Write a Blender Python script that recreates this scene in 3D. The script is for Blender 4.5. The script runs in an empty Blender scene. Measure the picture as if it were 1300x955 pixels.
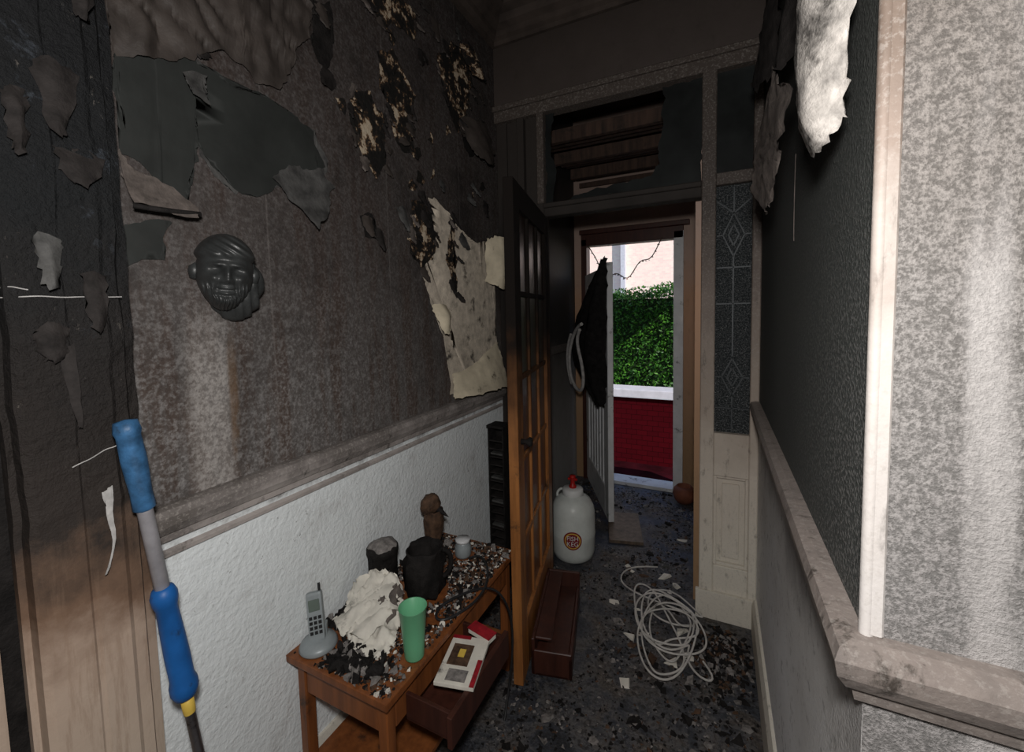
import bpy, bmesh, math, random
from mathutils import Vector, Matrix, noise
random.seed(7)
C=bpy.context.collection
LX,RX,BY,NY=-1.164,.179,2.217,.674   # left wall, right wall, glazed screen, near right wall
FY=3.70                              # front door frame
CZ=3.22

# ---------------------------------------------------------------- materials
class NT:
    def __init__(s,name,rough=.8,metal=0.,spec=.25):
        s.m=bpy.data.materials.new(name); s.m.use_nodes=True; s.t=s.m.node_tree
        s.b=s.t.nodes["Principled BSDF"]; s.b.inputs["Roughness"].default_value=rough; s.b.inputs["Metallic"].default_value=metal
        s.b.inputs["Specular IOR Level"].default_value=spec
        g=s.t.nodes.new("ShaderNodeNewGeometry"); s.pos=g.outputs["Position"]
        x=s.t.nodes.new("ShaderNodeSeparateXYZ"); s.t.links.new(s.pos,x.inputs[0]); s.x,s.y,s.z=x.outputs
    def set(s,inp,v):
        if isinstance(v,(int,float)): inp.default_value=v
        elif isinstance(v,tuple): inp.default_value=v if len(v)!=3 or inp.type=='VECTOR' else (*v,1)
        else: s.t.links.new(v,inp)
    def M(s,op,a,b=0.,c=None,clamp=False):
        n=s.t.nodes.new("ShaderNodeMath"); n.operation=op; n.use_clamp=clamp
        s.set(n.inputs[0],a); s.set(n.inputs[1],b)
        if c is not None: s.set(n.inputs[2],c)
        return n.outputs[0]
    def noise(s,scale,detail=4,rough=.6,stretch=None,dist=0.):
        n=s.t.nodes.new("ShaderNodeTexNoise"); n.inputs["Scale"].default_value=scale; n.inputs["Detail"].default_value=detail
        n.inputs["Roughness"].default_value=rough; n.inputs["Distortion"].default_value=dist
        v=s.pos
        if stretch:
            mp=s.t.nodes.new("ShaderNodeMapping"); mp.inputs["Scale"].default_value=stretch; s.t.links.new(s.pos,mp.inputs[0]); v=mp.outputs[0]
        s.t.links.new(v,n.inputs["Vector"]); return n.outputs[0]
    def vor(s,scale,feature='F1'):
        n=s.t.nodes.new("ShaderNodeTexVoronoi"); n.feature=feature; n.inputs["Scale"].default_value=scale
        s.t.links.new(s.pos,n.inputs["Vector"]); return n.outputs["Distance"]
    def ramp(s,f,stops,interp='LINEAR'):
        n=s.t.nodes.new("ShaderNodeValToRGB"); n.color_ramp.interpolation=interp
        e=n.color_ramp.elements
        while len(e)<len(stops): e.new(.5)
        for k,(p,c) in enumerate(stops):
            e[k].position=p; e[k].color=(c,c,c,1) if isinstance(c,(int,float)) else (*c,1)
        s.set(n.inputs[0],f); return n.outputs[0]
    def sm(s,v,lo,hi,a=0.,b=1.):
        n=s.t.nodes.new("ShaderNodeMapRange"); n.interpolation_type='SMOOTHSTEP'
        s.set(n.inputs[0],v); n.inputs[1].default_value=lo; n.inputs[2].default_value=hi; n.inputs[3].default_value=a; n.inputs[4].default_value=b
        return n.outputs[0]
    def mix(s,f,a,b,mode='MIX'):
        n=s.t.nodes.new("ShaderNodeMix"); n.data_type='RGBA'; n.blend_type=mode
        s.set(n.inputs[0],f); s.set(n.inputs[6],a); s.set(n.inputs[7],b); return n.outputs[2]
    def col(s,v): s.set(s.b.inputs["Base Color"],v); return s
    def bump(s,h,strength=.4,dist=.004):
        n=s.t.nodes.new("ShaderNodeBump"); s.set(n.inputs["Strength"],strength); n.inputs["Distance"].default_value=dist
        s.set(n.inputs["Height"],h); s.t.links.new(n.outputs[0],s.b.inputs["Normal"]); return s

def simple(name,c,rough=.6,var=.25,scale=14,bump=.0,metal=0.,soot=0.,spec=.3):
    n=NT(name,rough,metal,spec); f=n.noise(scale,5)
    d=tuple(x*(1-var) for x in c); l=tuple(min(1,x*(1+var)) for x in c)
    o=n.ramp(f,[(.3,d),(.7,l)])
    if soot: o=n.mix(n.sm(n.noise(9,6,.7),.66-soot*.4,.76-soot*.2),o,(.02,.018,.016))
    n.col(o)
    if bump: n.bump(n.noise(scale*5,4),bump,.004)
    return n.m

def left_wall_mat():
    n=NT("sooty_anaglypta_paper",.8)
    big=n.noise(1.6,4); fine=n.noise(120,3,.6); mid=n.noise(42,3,.6); vs=n.noise(3,4,.6,(1,7,.8))
    zz=n.M('ADD',n.z,n.M('MULTIPLY',n.M('SUBTRACT',big,.5),.6))
    f=n.M('DIVIDE',zz,3.2)
    soot=n.ramp(f,[(.33,(.098,.088,.083)),(.45,(.070,.061,.057)),(.58,(.049,.041,.038)),(.72,(.046,.037,.034)),(.9,(.034,.027,.025))])
    brown=n.ramp(f,[(.33,(.075,.055,.046)),(.6,(.042,.031,.027)),(.9,(.031,.023,.020))])
    soot=n.mix(n.sm(vs,.45,.62),soot,brown)
    low=n.M('MULTIPLY',n.sm(n.z,1.85,1.1),n.sm(n.y,2.0,.3))
    fm=n.M('ADD',n.M('MULTIPLY',fine,.6),n.M('MULTIPLY',mid,.4))
    fk=n.M('MULTIPLY',n.sm(fm,.42,.66),n.M('ADD',n.M('MULTIPLY',low,.52),.15))
    soot=n.mix(fk,soot,(.29,.28,.275))
    # drifting black smoke patches
    soot=n.mix(n.M('MULTIPLY',n.sm(n.noise(2.4,6,.7),.48,.66),n.sm(n.z,1.2,1.9,.25,.75)),soot,(.018,.015,.014))
    soot=n.mix(n.sm(n.noise(6,5,.7),.54,.70,0,.4),soot,(.025,.022,.02))
    band=n.M('MULTIPLY',n.M('MULTIPLY',n.sm(n.y,.545,.60),n.sm(n.y,.69,.645)),n.sm(n.z,1.62,1.35))
    soot=n.mix(n.M('MULTIPLY',band,n.sm(fm,.36,.60,.30,.72)),soot,(.36,.335,.315))
    drip=n.M('MULTIPLY',n.M('MULTIPLY',n.sm(n.y,.66,.672),n.sm(n.y,.695,.682)),n.sm(n.noise(14,4,.7,(1,1,.4)),.4,.6))
    soot=n.mix(n.M('MULTIPLY',drip,n.M('MULTIPLY',n.sm(n.z,1.55,1.35),.55)),soot,(.13,.07,.03))
    for ys in (.80,1.30,1.82):
        sd=n.M('ABSOLUTE',n.M('SUBTRACT',n.y,ys)); soot=n.mix(n.sm(sd,.004,.001,0,.22),soot,(.2,.18,.17))
    dirt=n.sm(n.noise(6,7,.75),.50,.8,0,.6)
    white=n.mix(dirt,(.76,.80,.81),(.36,.34,.32))
    white=n.mix(n.sm(n.noise(45,3,.7),.66,.74,0,.6),white,(.12,.11,.1))
    edge=n.M('ADD',n.z,n.M('MULTIPLY',n.M('SUBTRACT',n.noise(12,4),.5),.12))
    n.col(n.mix(n.sm(edge,.975,1.05),white,soot))
    n.bump(n.M('ADD',n.noise(75,3,.6),n.M('MULTIPLY',n.noise(22,4),.8)),.6,.007)
    return n.m
def right_wall_mat():
    n=NT("sooty_woodchip_right",.75)
    big=n.noise(1.8,4); fine=n.noise(150,3,.6)
    f=n.M('DIVIDE',n.M('ADD',n.z,n.M('MULTIPLY',n.M('SUBTRACT',big,.5),.5)),3.2)
    soot=n.ramp(f,[(.33,(.066,.071,.068)),(.5,(.045,.050,.047)),(.66,(.030,.031,.028)),(.75,(.016,.015,.013)),(.95,(.011,.01,.009))])
    amt=n.M('MULTIPLY',n.sm(n.y,1.4,.65),n.sm(n.z,1.9,1.2))
    fk=n.M('MULTIPLY',n.sm(fine,.46,.64),n.M('ADD',n.M('MULTIPLY',amt,.42),.06))
    soot=n.mix(fk,soot,(.33,.32,.31))
    lowc=n.ramp(n.M('ADD',n.z,n.M('MULTIPLY',n.M('SUBTRACT',n.noise(4,5),.5),.5)),[(.45,(.80,.81,.82)),(.8,(.55,.54,.53)),(1.05,(.24,.23,.225))])
    lowc=n.mix(n.sm(n.noise(30,4,.7),.56,.7,0,.5),lowc,(.10,.095,.09))
    n.col(n.mix(n.sm(n.z,1.0,1.06),lowc,soot)); n.bump(fine,.6,.006); return n.m
def near_wall_mat():
    n=NT("sooty_woodchip_near",.75)
    fine=n.noise(230,3,.65); mid=n.noise(80,3,.6); big=n.noise(3,4)
    f=n.M('DIVIDE',n.M('ADD',n.z,n.M('MULTIPLY',n.M('SUBTRACT',big,.5),.35)),3.2)
    base=n.ramp(f,[(.36,(.30,.285,.28)),(.46,(.27,.255,.245)),(.56,(.21,.19,.175)),(.62,(.11,.088,.074)),(.70,(.045,.032,.026))])
    dark=n.ramp(f,[(.36,(.15,.145,.14)),(.6,(.085,.075,.067)),(.70,(.025,.019,.016))])
    c=n.mix(n.sm(n.M('ADD',n.M('MULTIPLY',fine,.55),n.M('MULTIPLY',mid,.45)),.42,.60),dark,base)
    c=n.mix(n.M('MULTIPLY',n.sm(n.noise(4,3,.5,(3,1,.35)),.5,.62),n.sm(n.z,2.0,1.55,0,.55)),c,(.45,.43,.42))
    n.col(c); n.bump(fine,.7,.005); return n.m
def trim_mat(name,stops,bumpy=.3,speck=.3,rough=.6,bs=40,fine=0.):
    n=NT(name,rough)
    z=n.M('DIVIDE',n.M('ADD',n.z,n.M('MULTIPLY',n.M('SUBTRACT',n.noise(5,6,.65),.5),.5)),3.2)
    c=n.ramp(z,stops)
    c=n.mix(n.sm(n.noise(28,6,.7,(1,1,.35)),.55,.72,0,speck),c,(.03,.025,.02))
    if fine: c=n.mix(n.sm(n.noise(120,3,.7),.5,.66,0,fine),c,(.40,.37,.34))
    n.col(c); n.bump(n.noise(bs,5,.6),bumpy,.004); return n.m
def casing_mat():
    n=NT("charred_casing_paint",.7,0,.2)
    z=n.M('DIVIDE',n.M('ADD',n.z,n.M('MULTIPLY',n.M('SUBTRACT',n.noise(5,6,.65),.5),.45)),3.2)
    c=n.ramp(z,[(.18,(.50,.41,.33)),(.27,(.42,.32,.25)),(.315,(.17,.105,.07)),(.36,(.030,.024,.021)),(.55,(.012,.013,.014)),(.75,(.010,.010,.011))])
    c=n.mix(n.M('MULTIPLY',n.sm(n.noise(11,7,.75),.57,.66),n.sm(n.z,1.3,1.8,0,.45)),c,(.06,.07,.085))
    c=n.mix(n.M('MULTIPLY',n.sm(n.noise(30,6,.8,(1,1,.5)),.63,.69),n.sm(n.z,1.1,1.4,.0,.6)),c,(.14,.125,.11))
    c=n.mix(n.M('MULTIPLY',n.sm(n.noise(16,6,.7,(1,3,.3)),.5,.66),n.sm(n.z,1.2,.9,0,.4)),c,(.24,.16,.11))
    n.col(c); n.bump(n.M('ADD',n.noise(14,6,.7),n.noise(60,5,.7)),n.sm(n.z,1.0,1.4,.12,.9),.012); return n.m
def burnt_mat():
    n=NT("burnt_torn_paper",.85)
    v=n.M('ADD',n.M('MULTIPLY',n.noise(13,4,.6),.65),n.M('MULTIPLY',n.noise(50,4,.7),.35))
    n.col(n.ramp(v,[(.46,(.010,.009,.008)),(.515,(.022,.017,.014)),(.54,(.14,.075,.035)),(.565,(.45,.36,.26)),(.7,(.54,.46,.35))]))
    n.bump(n.noise(45,5,.7),.9,.008); return n.m

M={}
M['lwall']=left_wall_mat(); M['rwall']=right_wall_mat(); M['nwall']=near_wall_mat()
M['casing']=casing_mat(); M['burnt']=burnt_mat()
M['screen']=trim_mat("smoked_cream_joinery",[(.08,(.66,.62,.54)),(.22,(.56,.50,.43)),(.32,(.36,.30,.25)),(.5,(.17,.135,.115)),(.62,(.065,.052,.045)),(.8,(.070,.056,.048))],.35,.55,.6,40,.25)
M['screen_dark']=trim_mat("charred_joinery",[(.1,(.05,.035,.027)),(.3,(.022,.018,.016)),(.6,(.014,.012,.011)),(.66,(.032,.027,.024)),(.9,(.038,.031,.027))],.5,.5,.75)
M['rail']=trim_mat("sooty_dado_paint",[(.3,(.42,.38,.36)),(.335,(.19,.17,.16)),(.36,(.13,.115,.105))],.6,.85,.5,40,.45)
M['railr']=trim_mat("sooty_dado_paint_right",[(.3,(.10,.09,.085)),(.345,(.24,.205,.185)),(.36,(.2,.17,.155))],.6,.85,.45,40,.3)
M['bead']=trim_mat("plaster_corner_bead",[(.34,(.58,.55,.53)),(.46,(.46,.42,.39)),(.54,(.24,.19,.16)),(.62,(.10,.072,.055)),(.8,(.05,.035,.03))],.4,.45,.6,40,.3)
M['backwall']=trim_mat("sooty_frieze",[(.8,(.075,.060,.054)),(.95,(.048,.038,.033))],.3,.3)
M['ceil']=simple("sooty_ceiling",(.045,.034,.028),.8,.6,5,.3)
M['vest']=trim_mat("vestibule_paper",[(.1,(.30,.29,.28)),(.33,(.15,.14,.13)),(.42,(.045,.042,.04)),(.8,(.03,.026,.024))],.4,.3)
M['vestbeige']=trim_mat("vestibule_end_paper",[(.1,(.32,.20,.11)),(.5,(.50,.30,.19)),(.62,(.46,.33,.27)),(.8,(.34,.25,.21))],.3,.2)
def floor_mat():
    n=NT("wet_burnt_floor",.4,0,.5)
    c=n.ramp(n.noise(7,8,.7,None,.6),[(.3,(.012,.013,.017)),(.43,(.045,.05,.062)),(.52,(.11,.105,.105)),(.60,(.07,.056,.046)),(.72,(.26,.24,.22))])
    c=n.mix(n.sm(n.noise(60,4,.7),.48,.60,0,.75),c,(.012,.011,.011))
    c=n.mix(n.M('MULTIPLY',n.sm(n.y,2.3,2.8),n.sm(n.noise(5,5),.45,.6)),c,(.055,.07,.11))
    n.col(c); n.set(n.b.inputs["Roughness"],n.ramp(n.noise(9,4),[(.35,.2),(.6,.7)])); n.bump(n.noise(40,6,.7),.9,.014); return n.m
M['floor']=floor_mat()
M['cream']=simple("torn_cream_backing",(.56,.49,.40),.8,.3,25,.4,0,.33)
M['creamclean']=simple("curled_cream_paper",(.58,.51,.38),.7,.2,12,.15,0,.18)
M['char']=simple("black_char",(.012,.0105,.010),.8,.6,30,.8,0,0,.2)
M['green']=simple("smoked_plaster_slab",(.021,.023,.0215),.7,.3,6,.15)
M['flapgrey']=simple("smoked_paper_flap",(.060,.059,.057),.7,.6,20,.5)
M['flapbrown']=simple("smoked_brown_flap",(.11,.092,.082),.7,.5,24,.5,0,.25)
M['wrinkle']=simple("wrinkled_smoked_paper",(.050,.041,.036),.6,.4,9,.5)
M['white_flap']=simple("whitish_hanging_paper",(.36,.335,.31),.75,.5,34,.6,0,.45)
M['darkflap']=simple("blackened_flap",(.022,.019,.018),.8,.5,30,.5,0,0,.2)
def wood(name,light,dark,charz=None,scale=6,rough=.4,soot=0.):
    n=NT(name,rough,0,.35); g=n.noise(scale,6,.6,(6,6,.6))
    c=n.ramp(g,[(.3,dark),(.65,light)])
    if soot: c=n.mix(n.sm(n.noise(8,7,.75),.66-soot*.4,.78-soot*.2,0,.9),c,(.02,.016,.013))
    if charz:
        z=n.M('ADD',n.z,n.M('MULTIPLY',n.M('SUBTRACT',n.noise(7,5),.5),.5))
        c=n.mix(n.sm(z,charz[0],charz[1]),c,(.009,.007,.006))
        n.set(n.b.inputs["Roughness"],n.sm(z,charz[0],charz[1],rough,.9)); n.set(n.b.inputs["Specular IOR Level"],n.sm(z,charz[0],charz[1],.35,.1))
    n.col(c); n.bump(g,.15,.002); return n.m
M['doorwood']=wood("scorched_pine",(.36,.145,.042),(.17,.065,.02),(.75,1.5),6,.4,.25)
M['tablewood']=wood("teak_veneer",(.24,.08,.024),(.13,.042,.014),None,6,.4,.3)
M['darkwood']=wood("dark_red_wood",(.060,.020,.013),(.032,.011,.008))
M['burntboard']=wood("smoked_lath",(.085,.050,.036),(.03,.02,.016),None,5,.8,.4)
M['boardwood']=wood("sooty_board",(.15,.11,.08),(.06,.045,.035),None,6,.6,.4)
M['glassdark']=simple("smoked_glass",(.014,.016,.016),.3,.5,5)
M['lead']=simple("lead_came",(.055,.06,.064),.5,.3,10,0,.3)
def texglass():
    n=NT("smoked_textured_glass",.25,0,.5); n.col(n.ramp(n.vor(130),[(.1,(.075,.08,.082)),(.6,(.024,.028,.030))])); n.bump(n.vor(130),.9,.006); return n.m
M['texglass']=texglass()
def amberm():
    n=NT("smoked_amber_pane",.3,0,.4); n.col(n.mix(n.sm(n.z,.5,1.2),(.12,.04,.012),(.016,.010,.007))); n.bump(n.noise(40,3),.3,.004); return n.m
M['amber']=amberm()
M['white']=simple("white_gloss",(.62,.63,.64),.4,.14,8,0,0,.22)
M['cleanwhite']=simple("white_cap_plastic",(.66,.67,.66),.4,.08,8)
M['scratch']=simple("flaking_pale_paint",(.36,.35,.34),.6,.4,30)
M['whitecable']=simple("white_cable",(.50,.48,.45),.5,.2,20,0,0,.2)
M['strapcloth']=simple("grey_webbing",(.30,.29,.28),.8,.3,40)
M['keg']=simple("cream_plastic",(.60,.63,.60),.35,.10,12)
M['red']=simple("red_plastic",(.40,.015,.012),.35,.2)
M['redprint']=simple("sooty_red_print",(.28,.012,.02),.5,.4,40,0,0,.3)
M['maroon']=simple("maroon_print",(.20,.012,.018),.5,.1)
M['yellow']=simple("yellow_print",(.65,.45,.08),.5,.1)
M['blue']=simple("blue_rubber",(.012,.10,.33),.45,.25,12,.1,0,.1)
M['bluedirty']=simple("smoked_blue_rubber",(.035,.11,.23),.45,.5,30,.2,0,.38)
M['alu']=simple("dull_aluminium",(.34,.33,.35),.45,.2,20,0,.3,.1)
M['mint']=simple("mint_plastic",(.13,.38,.21),.35,.08,8)
M['black']=simple("black_plastic",(.02,.02,.021),.35,.4)
M['silver']=simple("silver_plastic",(.27,.30,.31),.4,.12,20,0,.1)
M['lcd']=simple("grey_display",(.12,.15,.13),.3,.1)
M['paper']=simple("wet_white_paper",(.66,.63,.56),.8,.14,20,.2,0,.28)
M['ash']=simple("grey_ash",(.20,.185,.175),.95,.5,60,.6)
M['charbrown']=simple("brown_char",(.08,.045,.027),.8,.6,40,.6)
M['terracotta']=simple("terracotta",(.16,.055,.03),.7,.3)
M['face']=simple("smoked_plaster_face",(.030,.032,.032),.42,.3,30,.15,0,0,.5)
M['cloth']=simple("burnt_black_cloth",(.012,.011,.011),.95,.5,30,.6,0,0,.1)
def brickmat(name,c1,c2,mort,sc):
    n=NT(name,.9,0,.05); b=n.t.nodes.new("ShaderNodeTexBrick"); b.inputs["Scale"].default_value=sc
    b.inputs["Color1"].default_value=(*c1,1); b.inputs["Color2"].default_value=(*c2,1); b.inputs["Mortar"].default_value=(*mort,1)
    cx=n.t.nodes.new("ShaderNodeCombineXYZ"); n.set(cx.inputs[0],n.x); n.set(cx.inputs[1],n.z); n.t.links.new(cx.outputs[0],b.inputs["Vector"])
    b.inputs["Mortar Size"].default_value=.012; n.col(b.outputs[0]); return n.m
M['redbrick']=brickmat("red_painted_brick",(.050,.0012,.0035),(.040,.001,.003),(.014,.0004,.001),4.5)
M['facade']=brickmat("pale_pink_brick",(.85,.62,.55),(.9,.72,.62),(.8,.72,.65),4)
M['coping']=simple("white_painted_coping",(.50,.49,.54),.6,.1)
M['redtile']=simple("dark_red_step",(.022,.002,.004),.8,.5,6,0,0,0,.05)
def leafm():
    n=NT("privet_leaf",.5); n.col(n.ramp(n.noise(14,4),[(.3,(.004,.025,.002)),(.55,(.028,.11,.008)),(.8,(.11,.25,.02))])); return n.m
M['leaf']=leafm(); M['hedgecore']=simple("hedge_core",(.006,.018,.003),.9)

# ---------------------------------------------------------------- mesh helpers
def mesh_obj(name,bm,mats,parent=None,smooth=False):
    me=bpy.data.meshes.new(name); bm.normal_update(); bm.to_mesh(me); bm.free()
    o=bpy.data.objects.new(name,me); C.objects.link(o)
    for m in (mats if isinstance(mats,list) else [mats]): me.materials.append(m)
    if smooth:
        for p in me.polygons: p.use_smooth=True
    if parent: o.parent=parent
    return o
def empty(name,loc=(0,0,0),rotz=0.):
    e=bpy.data.objects.new(name,None); C.objects.link(e); e.location=loc; e.rotation_euler=(0,0,rotz); e.empty_display_size=.05; return e
def addbox(bm,x0,x1,y0,y1,z0,z1,mi=0):
    vs=[bm.verts.new((x,y,z)) for z in (z0,z1) for y in (y0,y1) for x in (x0,x1)]
    for f in ((0,2,3,1),(4,5,7,6),(0,1,5,4),(2,6,7,3),(0,4,6,2),(1,3,7,5)):
        fc=bm.faces.new([vs[i] for i in f]); fc.material_index=mi
def box(name,x0,x1,y0,y1,z0,z1,mat,parent=None,bev=0.):
    bm=bmesh.new(); addbox(bm,x0,x1,y0,y1,z0,z1)
    if bev: bmesh.ops.bevel(bm,geom=bm.edges[:],offset=bev,segments=2,affect='EDGES',profile=.7)
    return mesh_obj(name,bm,mat,parent)
def boxes(name,lst,mat,parent=None,bev=0.):
    bm=bmesh.new()
    for b in lst: addbox(bm,*b)
    if bev: bmesh.ops.bevel(bm,geom=bm.edges[:],offset=bev,segments=1,affect='EDGES')
    return mesh_obj(name,bm,mat,parent)
def lathe(name,prof,mat,loc=(0,0,0),seg=32,parent=None,wob=0.,rot=(0,0,0)):
    bm=bmesh.new(); rings=[]
    for r,z in prof:
        ring=[]
        for k in range(seg):
            a=2*math.pi*k/seg; rr=max(r,.0004)
            if wob: rr*=1+wob*noise.noise(Vector((math.cos(a)*2,math.sin(a)*2,z*20)))
            ring.append(bm.verts.new((rr*math.cos(a),rr*math.sin(a),z)))
        rings.append(ring)
    for i in range(len(rings)-1):
        for k in range(seg):
            bm.faces.new((rings[i][k],rings[i][(k+1)%seg],rings[i+1][(k+1)%seg],rings[i+1][k]))
    o=mesh_obj(name,bm,mat,parent,True); o.location=loc; o.rotation_euler=rot; return o
def tube(name,pts,r,mat,parent=None,res=3,kind='POLY'):
    cu=bpy.data.curves.new(name,'CURVE'); cu.dimensions='3D'; cu.bevel_depth=r; cu.bevel_resolution=res
    sp=cu.splines.new('NURBS' if kind=='NURBS' else 'POLY'); sp.points.add(len(pts)-1)
    for p,q in zip(sp.points,pts): p.co=(*q,1)
    if kind=='NURBS': sp.order_u=4; sp.use_endpoint_u=True; cu.resolution_u=6
    cu.use_fill_caps=True
    o=bpy.data.objects.new(name,cu); C.objects.link(o); cu.materials.append(mat)
    dg=bpy.context.evaluated_depsgraph_get(); me=bpy.data.meshes.new_from_object(o.evaluated_get(dg))
    bpy.data.objects.remove(o); o=bpy.data.objects.new(name,me); C.objects.link(o)
    for p in me.polygons: p.use_smooth=True
    if parent: o.parent=parent
    return o
def sweep(name,prof,path,mat,parent=None):
    """prof: (distance from wall,z); path: list of functions d->(x,y) giving mitred stations"""
    bm=bmesh.new(); R=[[bm.verts.new((*st(d),z)) for d,z in prof] for st in path]; n=len(prof)
    for i in range(len(R)-1):
        for k in range(n): bm.faces.new((R[i][k],R[i][(k+1)%n],R[i+1][(k+1)%n],R[i+1][k]))
    bm.faces.new(R[0]); bm.faces.new(R[-1][::-1]); bmesh.ops.recalc_face_normals(bm,faces=bm.faces[:])
    return mesh_obj(name,bm,mat,parent)
def jag(pts,step=.02,amp=.006):
    def sub(a,b,lvl):
        L=(b-a).length
        if L<step or lvl>5: return [a]
        m=(a+b)/2+Vector([random.uniform(-1,1)*min(L*.16,amp*2.2) for _ in a])
        return sub(a,m,lvl+1)+sub(m,b,lvl+1)
    out=[]
    for i in range(len(pts)): out+=sub(Vector(pts[i]),Vector(pts[(i+1)%len(pts)]),0)
    return out
def sheet(name,pts,off,mat,parent,plane=LX,step=.015,amp=.008,sub=2):
    P=jag([Vector((a/100.,b/100.)) for a,b in pts],step,amp)
    bm=bmesh.new(); vs=[bm.verts.new((0,p.x,p.y)) for p in P]
    bm.faces.new(vs); bmesh.ops.triangulate(bm,faces=bm.faces[:],quad_method='BEAUTY',ngon_method='BEAUTY')
    for _ in range(sub):
        es=[e for e in bm.edges if e.calc_length()>.022]
        if es:
            bmesh.ops.subdivide_edges(bm,edges=es,cuts=1); bmesh.ops.triangulate(bm,faces=bm.faces[:])
    for v in bm.verts: v.co.x=plane+off(v.co.y,v.co.z)
    mesh_obj(name,bm,mat,parent,True); return P
def sheet3(name,quadgrid,mat,parent=None,jit=.004,n=18,lump=0.):
    def cat(p0,p1,p2,p3,t): return .5*((2*p1)+(p2-p0)*t+(2*p0-5*p1+4*p2-p3)*t*t+(3*p1-p0-3*p2+p3)*t**3)
    def samp(L,t):
        t=t*(len(L)-1); i=min(int(t),len(L)-2); g=lambda k:L[max(0,min(len(L)-1,k))]
        return cat(g(i-1),g(i),g(i+1),g(i+2),t-i)
    rows=[[Vector(p) for p in r] for r in quadgrid]
    bm=bmesh.new(); V=[]
    for i in range(n+1):
        vv=[]
        for j in range(n+1):
            p=samp([samp(r,j/n) for r in rows],i/n)
            b=i in(0,n) or j in(0,n)
            a=jit*(1.6 if b else .5)
            if lump: p=p+noise.noise_vector(p*22)*lump
            vv.append(bm.verts.new(p+Vector((random.uniform(-a,a),random.uniform(-a,a),random.uniform(-a,a)))))
        V.append(vv)
    for i in range(n):
        for j in range(n): bm.faces.new((V[i][j],V[i][j+1],V[i+1][j+1],V[i+1][j]))
    return mesh_obj(name,bm,mat,parent,True)
def chunk(bm,c,s,flat=1.,mi=0):
    n=random.randint(3,5); a0=random.random()*6.3; h=s*random.uniform(.15,.7)*flat
    top=[];bot=[]; tx,ty=random.uniform(-.5,.5)*flat,random.uniform(-.5,.5)*flat
    el=random.uniform(.4,1); rot=random.random()*3.14
    for k in range(n):
        a=a0+6.283*k/n; r=s*random.uniform(.5,1.2)
        x=r*math.cos(a); y=r*math.sin(a)*el
        x,y=x*math.cos(rot)-y*math.sin(rot),x*math.sin(rot)+y*math.cos(rot)
        bot.append(bm.verts.new((c[0]+x,c[1]+y,c[2]))); top.append(bm.verts.new((c[0]+x*.8,c[1]+y*.8,c[2]+max(.001,h+tx*x+ty*y))))
    for k in range(n):
        f=bm.faces.new((bot[k],bot[(k+1)%n],top[(k+1)%n],top[k])); f.material_index=mi
    f=bm.faces.new(top); f.material_index=mi

# ---------------------------------------------------------------- room shell
box("floor",-1.6,1.6,-1.6,FY+.12,-.1,0,M['floor'])
box("wall_left",LX-.12,LX,-1.5,FY+.1,0,CZ,M['lwall'])
box("wall_right",RX,RX+.10,NY+.001,BY+.06,0,CZ,M['rwall'])
box("wall_near_right",RX+.001,1.6,NY,NY+.12,0,CZ,M['nwall'])
box("wall_far_right",1.5,1.6,-1.5,NY,0,CZ,M['nwall'])
box("wall_rear",-1.3,1.6,-1.6,-1.5,0,CZ,M['nwall'])
box("ceiling",-1.4,1.6,-1.6,FY+.12,CZ,CZ+.1,M['ceil'])
cor=[(0,3.03),(.018,3.03),(.022,3.05),(.045,3.06),(.05,3.085),(.085,3.10),(.10,3.13),(.145,3.145),(.15,3.17),(.19,3.175),(.195,3.195),(.24,3.20),(.25,CZ),(0,CZ)]
sweep("trim_cornice",cor,[lambda d:(LX+d,-1.5),lambda d:(LX+d,BY-d),lambda d:(RX-d,BY-d),lambda d:(RX-d,NY-d),lambda d:(1.5,NY-d)],M['ceil'])
boxes("trim_ceiling_bead",[(LX+.34,LX+.355,-1.4,BY-.34,CZ-.015,CZ),(LX+.40,LX+.41,-1.4,BY-.40,CZ-.012,CZ),(LX+.34,RX,BY-.355,BY-.34,CZ-.015,CZ),(LX+.40,RX,BY-.41,BY-.40,CZ-.012,CZ)],M['ceil'])
rl=[(0,1.012),(.012,1.012),(.016,1.03),(.024,1.035),(.036,1.055),(.040,1.078),(.034,1.094),(.018,1.099),(0,1.099)]
sweep("trim_dado_left",rl,[lambda d:(LX+d,.46),lambda d:(LX+d,BY)],M['rail'])
sweep("trim_dado_bead_left",[(0,.972),(.01,.974),(.012,.984),(0,.99)],[lambda d:(LX+d,.46),lambda d:(LX+d,BY)],M['rail'])
sweep("trim_dado_right",rl,[lambda d:(RX-d,BY-.01),lambda d:(RX-d,NY-d),lambda d:(1.5,NY-d)],M['railr'])
bb=[(0,0),(.02,0),(.02,.13),(.01,.16),(0,.16)]
sweep("baseboard_left",bb,[lambda d:(LX+d,.46),lambda d:(LX+d,BY-.01)],M['screen'])
sweep("baseboard_right",bb,[lambda d:(RX-d,BY-.03),lambda d:(RX-d,NY-d),lambda d:(1.5,NY-d)],M['screen'])
boxes("trim_corner",[(RX-.003,RX+.018,NY-.006,NY,1.099,CZ-.2)],M['bead'],None,.0025)
tube("trim_corner_bead",[(RX+.001,NY+.001,1.099),(RX+.001,NY+.001,3.03)],.008,M['bead'])
tube("trim_torn_seam",[(RX-.001,1.32,1.70),(RX-.002,1.325,1.80),(RX-.001,1.318,1.92)],.0010,M['flapbrown'],kind='NURBS')
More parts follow.
